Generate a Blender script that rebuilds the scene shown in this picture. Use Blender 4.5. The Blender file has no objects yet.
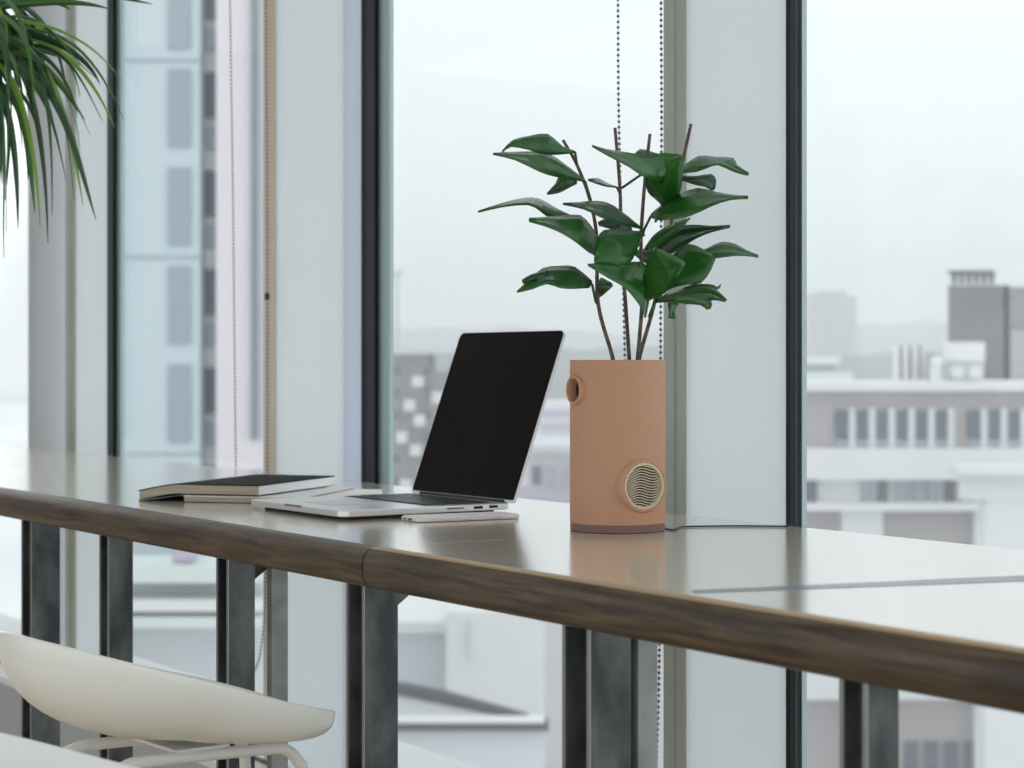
import bpy, math, random
from mathutils import Vector, Matrix
random.seed(7)
C = bpy.context.scene.collection
PI = math.pi

# ------------------------------------------------------------------ camera numbers
FPX, HY, CX = 2000.0, 365.0, 512.0        # focal length in pixels, horizon row, centre column
ZC, ZT = 1.30, 1.05                        # camera height, worktop height
TH = math.radians(32.8)                    # the counter runs away to the left at this angle
CT, ST = math.cos(TH), math.sin(TH)

def P(x, y, Z): return Vector(((x-CX)/FPX*Z, Z, ZC-(y-HY)/FPX*Z))
def onz(x, y, z):                          # the point of a height seen at a pixel
    return P(x, y, (ZC-z)*FPX/(y-HY))
def F(a, b, z): return Vector((a*ST+b*CT, -a*CT+b*ST, z))      # counter frame: a towards near right, b towards the glass
def fa(px, b):                             # a-coordinate of a pixel column on the plane b
    tx = (px-CX)/FPX
    t = b/(tx*CT+ST)
    return t*(tx*ST-CT)
ROTF = TH-PI/2

# ------------------------------------------------------------------ materials
def mat(name, col, rough=0.5, metal=0.0, spec=0.5, coat=0.0, ior=None):
    m = bpy.data.materials.new(name); m.use_nodes = True
    b = m.node_tree.nodes['Principled BSDF']
    b.inputs['Base Color'].default_value = (*col, 1)
    b.inputs['Roughness'].default_value = rough
    b.inputs['Metallic'].default_value = metal
    b.inputs['Specular IOR Level'].default_value = spec
    b.inputs['Coat Weight'].default_value = coat
    b.inputs['Coat Roughness'].default_value = 0.15; b.inputs['Coat IOR'].default_value = 1.8
    if ior: b.inputs['IOR'].default_value = ior
    return m
def noise_mix(m, c2, scale, stretch=(1,1,1), lo=.4, hi=.6, detail=3, rough2=None, bump=0, dist=0.0):
    nt = m.node_tree; b = nt.nodes['Principled BSDF']
    tc = nt.nodes.new('ShaderNodeTexCoord'); mp = nt.nodes.new('ShaderNodeMapping')
    mp.inputs['Scale'].default_value = stretch
    n = nt.nodes.new('ShaderNodeTexNoise'); n.inputs['Scale'].default_value = scale; n.inputs['Detail'].default_value = detail
    n.inputs['Distortion'].default_value = dist
    r = nt.nodes.new('ShaderNodeValToRGB')
    r.color_ramp.elements[0].position = lo; r.color_ramp.elements[1].position = hi
    r.color_ramp.elements[0].color = b.inputs['Base Color'].default_value
    r.color_ramp.elements[1].color = (*c2, 1)
    L = nt.links.new
    L(tc.outputs['Object'], mp.inputs['Vector']); L(mp.outputs[0], n.inputs['Vector']); L(n.outputs['Fac'], r.inputs[0])
    L(r.outputs[0], b.inputs['Base Color'])
    if rough2 is not None:
        q = nt.nodes.new('ShaderNodeMapRange'); q.inputs[3].default_value = b.inputs['Roughness'].default_value; q.inputs[4].default_value = rough2
        L(n.outputs['Fac'], q.inputs[0]); L(q.outputs[0], b.inputs['Roughness'])
    if bump:
        bp = nt.nodes.new('ShaderNodeBump'); bp.inputs['Strength'].default_value = bump; bp.inputs['Distance'].default_value = .002
        L(n.outputs['Fac'], bp.inputs['Height']); L(bp.outputs[0], b.inputs['Normal'])
    return m

wood_top = noise_mix(mat('oak_top', (.76,.71,.60), .2, coat=1), (.67,.60,.49), 6, (1.2,22,4), .35,.7, 5, .26)
wood_edge = noise_mix(mat('oak_edge', (.042,.030,.021), .36, spec=.35), (.13,.092,.056), 5, (1.5,20,26), .38,.72, 5, .42, dist=.6)
steel = noise_mix(mat('raw_steel', (.06,.066,.07), .42, .6), (.24,.26,.27), 13, (1,1,.5), .42,.75, 6, .5)
band_m = mat('light_oak_banding',(.42,.30,.17),.5)
rear_m = noise_mix(mat('galvanised_steel', (.36,.40,.40), .5, .3), (.26,.29,.29), 12)
steel_edge = mat('steel_edge', (.33,.35,.36), .35, .9)
dark_alu = mat('anthracite_aluminium', (.010,.013,.018), .5, .1, .3)
grey_alu = mat('grey_aluminium', (.035,.045,.055), .5, .1, .3)
frame_grey = noise_mix(mat('frame_sage_grey', (.42,.46,.42), .5), (.37,.41,.37), 3, (1,1,1))
frame_beige = mat('frame_beige', (.66,.59,.50), .5)
groove = mat('groove_dark', (.10,.12,.11), .7)
teal_glass = mat('pane_edge_teal', (.42,.56,.58), .3)
col_mat = mat('column_grey', (.47,.50,.53), .55)
shell_w = mat('shell_white', (.87,.90,.87), .28, spec=.45)
tube_w = mat('tube_white', (.78,.80,.78), .3)
alu = mat('aluminium', (.80,.81,.82), .3, .6)
alu_warm = mat('aluminium_edge', (.55,.53,.46), .35, .7)
black_gl = noise_mix(mat('screen_black', (.004,.004,.005), .14, spec=.09), (.010,.009,.008), 5, (3,.8,.8), .5,.8, 3)
black_m = mat('black_plastic', (.012,.012,.013), .5)
keyb = mat('keys', (.035,.042,.05), .4)
terra = noise_mix(mat('terracotta', (.53,.30,.195), .72, spec=.3), (.51,.285,.182), 180, (1,1,1), .35,.65, 2, bump=.15)
brown = mat('brown_base', (.20,.12,.10), .6)
cream = mat('cream_grille', (.66,.57,.40), .5)
dk_green = mat('grille_void', (.018,.03,.022), .7)
soil = mat('soil', (.03,.02,.015), .9)
leaf_a = noise_mix(mat('leaf_green', (.014,.085,.013), .27, spec=.5), (.024,.13,.02), 14, (1,1,1), .4,.65, 3)
leaf_b = noise_mix(mat('leaf_dark', (.011,.055,.022), .27, spec=.5), (.016,.08,.022), 14, (1,1,1), .4,.65, 3)
stem_m = noise_mix(mat('bark_stem', (.085,.055,.042), .7), (.16,.11,.09), 60)
petiole_m = mat('petiole', (.02,.09,.03), .5)
blade_d = mat('blade_dark', (.018,.075,.025), .35)
blade_m = mat('blade_mid', (.035,.14,.022), .35)
blade_y = mat('blade_light', (.17,.34,.03), .4)
trunk_m = noise_mix(mat('trunk', (.16,.11,.07), .8), (.09,.06,.04), 20)
paper = mat('paper', (.86,.85,.86), .7)
paper_edge = noise_mix(mat('page_edges', (.47,.42,.33), .8), (.33,.29,.22), 20, (.3,.3,40), .4,.6)
cover_b = mat('cover_black', (.006,.006,.007), .6, spec=.05)
cover_w = mat('cover_white', (.80,.81,.82), .5)
phone_w = mat('phone_rose', (.80,.74,.72), .3, .2)
floor_m = noise_mix(mat('floor_oak', (.56,.44,.28), .4), (.46,.35,.22), 3, (1,14,1), .35,.65)
ceil_m = mat('ceiling_white', (.75,.75,.74), .8)
added_wall_m = mat('added_wall_umber', (.10,.085,.075), .8)
sill_m = mat('sill_grey', (.42,.45,.47), .5)
sill_w = mat('sill_white', (.80,.81,.82), .5)
bead_m = mat('bead_grey', (.11,.12,.13), .4, .3)
pot_w = mat('planter_white', (.7,.7,.68), .5)
strip_m = mat('strip_blue_grey', (.16,.19,.24), .25)

def glassmat():
    m = bpy.data.materials.new('window_glass'); m.use_nodes = True
    nt = m.node_tree; nt.nodes.clear(); L = nt.links.new
    o = nt.nodes.new('ShaderNodeOutputMaterial'); t = nt.nodes.new('ShaderNodeBsdfTransparent')
    g = nt.nodes.new('ShaderNodeBsdfGlossy'); g.inputs['Roughness'].default_value = 0.0
    t.inputs[0].default_value = (.965,.985,.98,1)
    fw = nt.nodes.new('ShaderNodeLayerWeight'); pw = nt.nodes.new('ShaderNodeMath'); pw.operation='POWER'; pw.inputs[1].default_value=5
    lw = nt.nodes.new('ShaderNodeMath'); lw.operation='MULTIPLY_ADD'; lw.inputs[1].default_value=.6; lw.inputs[2].default_value=.010; lw.use_clamp=True
    L(fw.outputs['Facing'], pw.inputs[0]); L(pw.outputs[0], lw.inputs[0])
    mx = nt.nodes.new('ShaderNodeMixShader')
    L(lw.outputs[0], mx.inputs[0]); L(t.outputs[0], mx.inputs[1]); L(g.outputs[0], mx.inputs[2]); L(mx.outputs[0], o.inputs[0])
    return m
glass = glassmat()
def translucent(name, col, k):
    m = bpy.data.materials.new(name); m.use_nodes = True
    nt = m.node_tree; nt.nodes.clear(); L = nt.links.new
    o = nt.nodes.new('ShaderNodeOutputMaterial'); d = nt.nodes.new('ShaderNodeBsdfDiffuse'); t = nt.nodes.new('ShaderNodeBsdfTranslucent')
    d.inputs[0].default_value = (*col,1); t.inputs[0].default_value = (*col,1)
    mx = nt.nodes.new('ShaderNodeMixShader'); mx.inputs[0].default_value = k
    L(d.outputs[0], mx.inputs[1]); L(t.outputs[0], mx.inputs[2]); L(mx.outputs[0], o.inputs[0])
    return m
panel_m = translucent('opal_panel', (.83,.87,.88), .7)
panel_b = translucent('opal_panel_blue', (.72,.77,.84), .7)

# ------------------------------------------------------------------ mesh builder (world coordinates in, local out)
class MB:
    def __init__(s): s.v=[]; s.f=[]
    def add(s, vs, fs):
        k=len(s.v); s.v += [Vector(v) for v in vs]; s.f += [tuple(i+k for i in f) for f in fs]; return s
    def boxf(s, fn, a0,a1,b0,b1,z0,z1):
        vs=[fn(a,b,z) for z in (z0,z1) for a,b in ((a0,b0),(a1,b0),(a1,b1),(a0,b1))]
        return s.add(vs,[(3,2,1,0),(4,5,6,7),(0,1,5,4),(1,2,6,5),(2,3,7,6),(3,0,4,7)])
    def box(s,x0,x1,y0,y1,z0,z1): return s.boxf(lambda a,b,z:Vector((a,b,z)),x0,x1,y0,y1,z0,z1)
    def prism(s, fn, prof, a0, a1):        # prof: list of (b,z) ; extruded along a
        n=len(prof); vs=[fn(a0,b,z) for b,z in prof]+[fn(a1,b,z) for b,z in prof]
        fs=[(i,(i+1)%n,(i+1)%n+n,i+n) for i in range(n)]
        fs += [tuple(range(n-1,-1,-1)), tuple(range(n,2*n))]
        return s.add(vs,fs)
    def poly(s, pts, thick_vec):
        n=len(pts); vs=list(pts)+[Vector(p)+thick_vec for p in pts]
        fs=[(i,(i+1)%n,(i+1)%n+n,i+n) for i in range(n)]+[tuple(range(n-1,-1,-1)),tuple(range(n,2*n))]
        return s.add(vs,fs)
    def tube(s, pts, r, n=8):
        pts=[Vector(p) for p in pts]; m=len(pts); rs = r if isinstance(r,(list,tuple)) else [r]*m
        up=None; vs=[]; 
        for i,p in enumerate(pts):
            t=(pts[min(i+1,m-1)]-pts[max(i-1,0)]).normalized()
            if up is None: up = Vector((0,0,1)) if abs(t.z)<.9 else Vector((1,0,0))
            x=t.cross(up).normalized(); y=x.cross(t).normalized(); up=y
            for k in range(n):
                a=2*PI*k/n; vs.append(p+(x*math.cos(a)+y*math.sin(a))*rs[i])
        fs=[(i*n+k,i*n+(k+1)%n,(i+1)*n+(k+1)%n,(i+1)*n+k) for i in range(m-1) for k in range(n)]
        fs += [tuple(range(n-1,-1,-1)), tuple((m-1)*n+k for k in range(n))]
        return s.add(vs,fs)
    def lathe(s, prof, c, n=48, cap=True):   # prof (r,z)
        m=len(prof); vs=[Vector((c[0]+r*math.cos(2*PI*k/n), c[1]+r*math.sin(2*PI*k/n), c[2]+z)) for r,z in prof for k in range(n)]
        fs=[(i*n+k,i*n+(k+1)%n,(i+1)*n+(k+1)%n,(i+1)*n+k) for i in range(m-1) for k in range(n)]
        if cap: fs += [tuple(range(n-1,-1,-1)), tuple((m-1)*n+k for k in range(n))]
        return s.add(vs,fs)
    def disc_sweep(s, c, ax, prof, n=40, cap=True):  # revolve (r,h) about axis ax at c
        ax=ax.normalized(); x=ax.orthogonal().normalized(); y=ax.cross(x); m=len(prof)
        vs=[c+ax*h+(x*math.cos(2*PI*k/n)+y*math.sin(2*PI*k/n))*r for r,h in prof for k in range(n)]
        fs=[(i*n+k,i*n+(k+1)%n,(i+1)*n+(k+1)%n,(i+1)*n+k) for i in range(m-1) for k in range(n)]
        if cap: fs += [tuple(range(n-1,-1,-1)), tuple((m-1)*n+k for k in range(n))]
        return s.add(vs,fs)
    def ball(s, c, r, n=6, m=4):
        vs=[c+Vector((0,0,r))]+[c+Vector((math.sin(PI*i/m)*math.cos(2*PI*k/n),math.sin(PI*i/m)*math.sin(2*PI*k/n),math.cos(PI*i/m)))*r for i in range(1,m) for k in range(n)]+[c-Vector((0,0,r))]
        fs=[(0,1+k,1+(k+1)%n) for k in range(n)]
        for i in range(m-2): fs+=[(1+i*n+k,1+(i+1)*n+k,1+(i+1)*n+(k+1)%n,1+i*n+(k+1)%n) for k in range(n)]
        L=len(vs)-1; fs+=[(L,1+(m-2)*n+(k+1)%n,1+(m-2)*n+k) for k in range(n)]
        return s.add(vs,fs)
    def build(s, name, m, parent=None, smooth=False, bevel=0, origin=None, rot=0, solid=0, auto=None):
        if parent is not None: M = parent['_m'] if False else world_of(parent)
        else:
            if origin is None:
                xs=[v.x for v in s.v]; ys=[v.y for v in s.v]; zs=[v.z for v in s.v]
                origin=Vector(((min(xs)+max(xs))/2,(min(ys)+max(ys))/2,min(zs)))
            M = Matrix.Translation(origin) @ Matrix.Rotation(rot,4,'Z')
        I = M.inverted()
        me = bpy.data.meshes.new(name); me.from_pydata([tuple(I@v) for v in s.v],[],s.f); me.update()
        import bmesh
        bm=bmesh.new(); bm.from_mesh(me); bmesh.ops.recalc_face_normals(bm,faces=bm.faces); bm.to_mesh(me); bm.free()
        me.materials.append(m)
        if smooth or auto is not None:
            for p in me.polygons: p.use_smooth=True
        if auto is not None:
            bm=bmesh.new(); bm.from_mesh(me)
            for e in bm.edges:
                if len(e.link_faces)==2 and e.calc_face_angle()>auto: e.smooth=False
            bm.to_mesh(me); bm.free()
        o=bpy.data.objects.new(name,me); C.objects.link(o)
        if parent is not None: o.parent=parent
        else: o.matrix_basis=M
        if bevel:
            b=o.modifiers.new('bevel','BEVEL'); b.width=bevel; b.segments=3; b.limit_method='ANGLE'; b.harden_normals=False
        if solid:
            b=o.modifiers.new('solid','SOLIDIFY'); b.thickness=solid; b.offset=0
        return o
def world_of(o):
    M=o.matrix_basis.copy()
    while o.parent: o=o.parent; M=o.matrix_basis@M
    return M
def thing(name,label,cat,loc,rotz=0,group=None):
    o=bpy.data.objects.new(name,None); C.objects.link(o); o.empty_display_size=.1
    o.matrix_basis=Matrix.Translation(Vector(loc))@Matrix.Rotation(rotz,4,'Z')
    o['label']=label; o['category']=cat
    if group: o['group']=group
    return o
def tag(o,label,cat,group=None,kind=None):
    o['label']=label; o['category']=cat
    if group: o['group']=group
    if kind: o['kind']=kind
    return o
def struct(o, label=None, cat=None):
    o['kind']='structure'
    if label: o['label']=label
    if cat: o['category']=cat
    return o
def cr(pts, k=6):                            # Catmull-Rom through points
    pts=[Vector(p) for p in pts]; out=[]
    q=[2*pts[0]-pts[1]]+pts+[2*pts[-1]-pts[-2]]
    for i in range(1,len(q)-2):
        a,b,c,d=q[i-1],q[i],q[i+1],q[i+2]
        for j in range(k):
            t=j/k; out.append(.5*((2*b)+(c-a)*t+(2*a-5*b+4*c-d)*t*t+(3*b-a-3*c+d)*t**3))
    out.append(pts[-1]); return out

# ------------------------------------------------------------------ room shell
B0, B1 = 1.311, 2.045                        # front and back line of the counter
BF = 2.095                                   # inner face of the facade
ZTOP = 3.0
Fz=lambda a,b,z:F(a,b,z)
o=MB().boxf(Fz,-10,3.5,-5,2.5,-.15,0).build('floor',floor_m,rot=ROTF); struct(o,'pale oak interior floor under the counter and stools','floor')
o=MB().boxf(Fz,-10,3.5,-1.5,2.5,ZTOP,ZTOP+.2).build('ceiling',ceil_m,rot=ROTF); struct(o,'white ceiling above the counter','ceiling')
o=MB().boxf(Fz,-10.2,-10,-5,.2,0,ZTOP).build('wall_added_dark',added_wall_m,rot=ROTF); struct(o,'unseen dark wall added at the left end to darken the screen reflection','wall')  # out of view, added so the laptop screen reflects something dark
sl=MB().boxf(Fz,-10,3,2.0,2.5,.0,.33).build('trim_1',sill_m,rot=ROTF); struct(sl,'low grey window ledge along the foot of the glass','ledge')
MB().boxf(Fz,-10,3,1.995,2.5,.331,.35).build('ledge_cap',sill_w,sl)
MB().boxf(Fz,-10,3,2.085,2.10,.351,.355).build('ledge_groove',groove,sl)
def strip(mb,p0,p1,b,d,z0=.35,z1=ZTOP):
    mb.boxf(Fz,fa(p0,b),fa(p1,b),b,b+d,z0,z1); return mb
tn=2
for (x0,x1,nm) in ((785.5,795.5,'right'),(361,373.5,'middle'),(107,112,'left')):
    o=strip(MB(),x0,x1,BF,.013).build('trim_%d'%tn,dark_alu,rot=ROTF,bevel=.0015); struct(o,'dark anthracite window mullion, the %s one of three'%nm,'mullion'); tn+=1
    strip(MB(),x0+(x1-x0)*.45,x1+.0,BF-.004,.004).build('mullion_ridge',grey_alu,o)
for (x0,x1,nm) in ((684.5,785.4,'behind the plant pot'),(275,343.5,'behind the laptop'),(74.5,106.9,'beside the left column')):
    o=strip(MB(),x0,x1,BF+.008,.014).build('trim_%d'%tn,panel_m,rot=ROTF); struct(o,'pale blue-white opal wall panel '+nm,'panel'); tn+=1
    if x0==275: strip(MB(),344,360.9,BF+.008,.014).build('panel_return',panel_b,o)['label']='bluish narrow panel return'
for (x0,xm,x1,m,nm) in ((663,674,684.4,frame_grey,'sage grey double window frame behind the plant pot'),(263,268.5,274.9,frame_beige,'narrow beige window frame beside the bead chain'),(65,70,74.4,frame_grey,'sage grey frame beside the round column')):
    o=strip(MB(),x0,xm-.4,BF,.02).build('trim_%d'%tn,m,rot=ROTF,bevel=.002); struct(o,nm,'window frame'); tn+=1
    strip(MB(),xm+.4,x1,BF+.004,.02).build('frame_profile',m,o,bevel=.002)
    strip(MB(),xm-.4,xm+.4,BF+.01,.01).build('frame_groove',groove,o)
# left round column
ca=(fa(25,2.17)+fa(64,2.17))/2; cr_=.5*49/FPX*F(ca,2.19,0).y
o=MB().lathe([(cr_,0),(cr_,ZTOP-.36)],F(ca,2.20,.355),40).build('trim_%d'%tn,col_mat,auto=.6); struct(o,'round light grey column behind the left end of the counter','column'); tn+=1
BG=BF+.026
for i,(x0,x1,e0,e1,lab) in enumerate(((800.5,1120,800.5,802,'right window looking over the flat-roofed buildings'),(378,662.5,378,389.5,'middle window behind the plant and laptop'),(116,262.5,116,121,'window with the pale tower outside'),(-190,28,-1,-1,'bright overexposed window at the far left'))):
    t=thing('window_%d'%(i+1),lab,'window',F((fa(x0,BG)+fa(x1,BG))/2,BG,.36),ROTF); t['kind']='structure'
    strip(MB(),x0,x1,BG,.008,.356,ZTOP-.002).build('pane',glass,t)
    if e0>0: strip(MB(),e0,e1,BG-.011,.01,.356,ZTOP-.002).build('glazing_strip',teal_glass,t)

# ------------------------------------------------------------------ counter
TT=.0575; ZU=ZT-TT
def nose(r=TT/2,n=10):
    pr=[]
    for i in range(n+1):
        a=PI/2+PI*i/n; ca_,sa=math.cos(a),math.sin(a)
        x=abs(ca_)**.75*(-1 if ca_<0 else 1); z=abs(sa)**.75*(1 if sa>0 else -1)
        pr.append((B0+.028+.028*x, ZT-r+r*z))
    return pr
def counter(a0,a1,label,legs,seam=None):
    t=thing('counter_table',label,'counter',F((a0+a1)/2,(B0+B1)/2,0),ROTF)
    MB().boxf(Fz,a0,a1,B0+.0282,B1,ZU,ZT).build('counter_top',wood_top,t)
    pr=nose(); pr=[(b,z) for b,z in pr]+[(B0+.028,ZU),(B0+.028,ZT)][:0]
    if seam: MB().boxf(Fz,a0+.001,a1-.001,B0+.013,B0+.0281,ZT-.0035,ZT+.0002).build('edge_banding',band_m,t)
    MB().prism(Fz,pr,a0+.001,a1-.001).build('nosing',wood_edge,t,auto=.7)['label']='dark brown rounded front edge'
    for L in legs:
        if L is None: continue
        px,rear,s,gus=L
        b0=B0+.075; a=fa(px,b0); k=.007
        m=MB(); 
        m.boxf(Fz,a,a+k,b0,b0+s,0,ZU); m.boxf(Fz,a+s-k,a+s,b0,b0+s,0,ZU); m.boxf(Fz,a+k,a+s-k,b0+s*.45,b0+s*.55,0,ZU)
        lg=m.build('leg',steel,t,bevel=.0012)
        MB().boxf(Fz,a,a+k,b0-.0015,b0-.0002,.01,ZU-.001).boxf(Fz,a+s-k,a+s,b0-.0015,b0-.0002,.01,ZU-.001).build('flange_edge',steel_edge,lg)
        # gusset under the top, behind the post
        q=MB(); pts=[F(a+s*.5-.004,b0+s,ZU),F(a+s*.5-.004,b0+s+.05,ZU),F(a+s*.5-.004,b0+s+.05,ZU-.02),F(a+s*.5-.004,b0+s,ZU-.055)]
        if gus: q.poly(pts,F(.008,0,0)).build('gusset',steel,lg)
        if rear:
            b2=b0+.072
            r=MB().boxf(Fz,a+.040,a+.058,b2,b2+.030,0,ZU).build('rear_leg',rear_m,t,bevel=.001)
    return t
aj=fa(362,B0)
counter(-8.0,aj-.0008,'left section of the long oak counter, under the laptop and notebooks',[(22,0,.060,0),(100,0,.047,0),(217,1,.047,1)])
ctr=counter(aj+.0008,.7,'right section of the long oak counter, under the plant pot',[(347,0,.055,1),(563,1,.060,1),(840,0,.042,0)],seam=1)
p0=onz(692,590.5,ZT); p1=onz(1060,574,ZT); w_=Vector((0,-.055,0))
MB().poly([p0+Vector((0,0,-.004)),p1+Vector((0,0,-.004)),p1+w_*1.1+Vector((0,0,-.004)),p0+w_*.5+Vector((0,0,-.004))],Vector((0,0,.0045))).build('blue_grey_strip',strip_m,ctr)  # flush blue-grey strip, darker than the worktop around it

# ------------------------------------------------------------------ laptop
ed=Vector((-.834,-.552,0)).normalized(); ew=Vector((-ed.y,ed.x,0)); ew = -ew if ew.x>0 else ew
ZB=ZT+.006; bt=.0105
Bk=onz(513,503.5,ZT+.016); Bk.z=0
LW,LD,LH=.340,.330,.312
lap=thing('laptop','open silver laptop with a black screen and black keys on the oak counter','laptop',Bk+ed*LD/2+ew*LW/2+Vector((0,0,ZT)),math.atan2(ew.y,ew.x)-PI)
LF=lambda w,d,z:Bk+ew*w+ed*d+Vector((0,0,z))
def rrect(w0,w1,d0,d1,r,corners=(1,1,1,1),n=6):
    pts=[]; cs=[(w1-r,d1-r,0),(w0+r,d1-r,90),(w0+r,d0+r,180),(w1-r,d0+r,270)]
    sq=[(w1,d1),(w0,d1),(w0,d0),(w1,d0)]
    for (cw,cd,a0),c,(qw,qd) in zip(cs,corners,sq):
        if not c: pts.append((qw,qd)); continue
        for i in range(n+1):
            a=math.radians(a0+90*i/n); pts.append((cw+r*math.cos(a),cd+r*math.sin(a)))
    return pts
base=MB(); base.poly([LF(w,d,ZB) for w,d in rrect(.002,LW-.002,.002,LD-.002,.014)],Vector((0,0,bt)))
bo=base.build('base',alu,lap,bevel=.0018)
MB().poly([LF(w,d,ZT+.0002) for w,d in rrect(.02,LW-.02,.02,LD-.02,.012)],Vector((0,0,.0062))).build('underside',black_m,bo)
MB().poly([LF(w,d,ZB+bt+.0001) for w,d in rrect(.03,LW-.03,.025,.155,.004)],Vector((0,0,.0004))).build('keyboard_bed',black_m,bo)
kb=MB()
for r in range(6):
    nk=14; kd=.0195
    for c in range(nk):
        if r==5 and 4<=c<=8:
            if c!=4: continue
            w0=.034+c*.0191; w1=.034+9*.0191-.002
        else: w0=.034+c*.0191; w1=w0+.0165
        d0=.029+r*.0205; kb.boxf(LF,w0,w1,d0,d0+.017,ZB+bt+.0006,ZB+bt+.0018)
kb.build('keys',keyb,bo)
MB().poly([LF(w,d,ZB+bt+.0001) for w,d in rrect(.115,LW-.115,.18,.285,.004)],Vector((0,0,.0004))).build('trackpad',mat('trackpad',(.70,.71,.72),.4,.4),bo)
MB().boxf(LF,LW/2-.03,LW/2+.03,LD-.004,LD-.0015,ZB+bt-.003,ZB+bt+.0003).build('lid_notch',mat('notch',(.2,.2,.18),.5),bo)
pt=MB()
for d0,d1,z0,z1 in ((.098,.130,.0055,.0072),(.060,.077,.0035,.0085),(.030,.046,.004,.0085)):
    pt.boxf(LF,.0008,.004,d0,d1,ZB+z0,ZB+z1)
pt.build('side_ports',black_m,bo)
# lid
back=-ed; tilt=.107/LH; lc=math.sqrt(1-tilt*tilt)
lup=back*tilt+Vector((0,0,lc)); lnrm=(ed*lc+Vector((0,0,tilt)))  # towards the user
LO=LF(0,-.001,ZB+bt+.001)
def LS(w,h,n): return LO+ew*w+lup*h+lnrm*n
pts=rrect(.001,LW-.001,0,LH,.012,(1,1,0,0))
lid=MB().poly([LS(w,h,-.0055) for w,h in pts],lnrm*.005).build('lid',alu,lap,bevel=.0008)
pts=rrect(.0026,LW-.0026,.004,LH-.0016,.011,(1,1,0,0))
MB().poly([LS(w,h,-.0005) for w,h in pts],lnrm*.0008).build('screen',black_gl,lid)['label']='glossy black switched-off screen'
MB().tube([LS(.03,.001,-.004),LS(LW-.03,.001,-.004)],.0045,10).build('hinge',black_m,lid)

# ------------------------------------------------------------------ phone
pa=onz(397,519.5,ZT); pb=onz(418,523,ZT); pc=onz(522,518.8,ZT)
ex=(pc-pb).normalized(); ey=Vector((-ex.y,ex.x,0)); LP=(pc-pb).length; WP=.072
ph=thing('smartphone','slim rose-white smartphone lying in front of the laptop','phone',pb+ex*LP/2+ey*WP/2,math.atan2(ex.y,ex.x))
PFn=lambda a,b,z:pb+ex*a+ey*b+Vector((0,0,z))
MB().poly([PFn(a,b,.0005) for a,b in rrect(0,LP,0,WP,.012)],Vector((0,0,.0068))).build('body',phone_w,ph,bevel=.0024)
MB().poly([PFn(a,b,.0073) for a,b in rrect(.003,LP-.003,.003,WP-.003,.01)],Vector((0,0,.0005))).build('front_glass',cover_w,ph)
MB().boxf(PFn,-.0006,.003,.024,.036,.0025,.0052).boxf(PFn,-.0006,.003,.044,.054,.003,.005).build('charging_port',black_m,ph)
MB().boxf(PFn,.135,.150,-.0008,.001,.003,.005).build('side_button',alu_warm,ph)

# ------------------------------------------------------------------ notebooks
e2=Vector((.33,.944,0)).normalized(); e1=Vector((-e2.y,e2.x,0))
Q=onz(258,496.5,ZT+.013); Q.z=ZT
def drop(s):   # the left end sags off the lower book
    return .0138*(1-max(0,(s-.69)/.31)**1.2)
def slab(mb,s0,s1,t0,t1,z0,z1,n=16,L=.245):
    rows=[]
    for i in range(n+1):
        s=s0+(s1-s0)*i/n; dz=drop(s/L)
        rows.append([Q+e1*s+e2*t+Vector((0,0,dz+z)) for t,z in ((t0,z0),(t1,z0),(t1,z1),(t0,z1))])
    vs=[v for r in rows for v in r]; fs=[(4*i+k,4*i+(k+1)%4,4*i+4+(k+1)%4,4*i+4+k) for i in range(n) for k in range(4)]
    fs+=[(3,2,1,0),(4*n,4*n+1,4*n+2,4*n+3)]
    mb.add(vs,fs); return mb
nb=thing('notebook','thick black-covered notebook sagging over a thinner one, left of the laptop','book',Q+e1*.118+e2*.155+Vector((0,0,.0)),math.atan2(e2.y,e2.x)-PI/2,None)
slab(MB(),0.001,.243,.0015,.331,.0012,.0175).build('pages',paper_edge,nb,auto=.6)
slab(MB(),-.0015,0,.002,.3305,.0015,.0172,1).build('fore_edge',paper,nb)['label']='white page edge'
slab(MB(),-.001,.245,0,.333,.0175,.0192).build('front_cover',cover_b,nb,auto=.6)
slab(MB(),-.001,.245,0,.333,.0002,.0012).build('back_cover',cover_b,nb,auto=.6)
q0=onz(184,502.3,ZT); W2=.285; e2b=Vector((.235,.972,0)).normalized(); e1b=Vector((e2b.y,-e2b.x,0))
G2=lambda a,b,z:q0+e1b*a+e2b*b+Vector((0,0,z))
n2=thing('notebook','thin white-covered notebook lying flat under the black one','book',q0+e1b*W2/2+e2b*.15,math.atan2(e1b.y,e1b.x))
MB().boxf(G2,0,W2-.06,0.001,.30,.0012,.0105).build('pages',paper_edge,n2)
MB().boxf(G2,-.001,W2-.058,0,.302,.0108,.0124).build('front_cover',cover_w,n2)
MB().boxf(G2,-.001,W2,0,.302,.0003,.0010).build('back_cover',cover_b,n2)
MB().boxf(G2,W2-.055,W2-.001,.001,.30,.0011,.0095).build('loose_pages',paper,n2)['label']='white fanned-out sheets'

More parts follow.
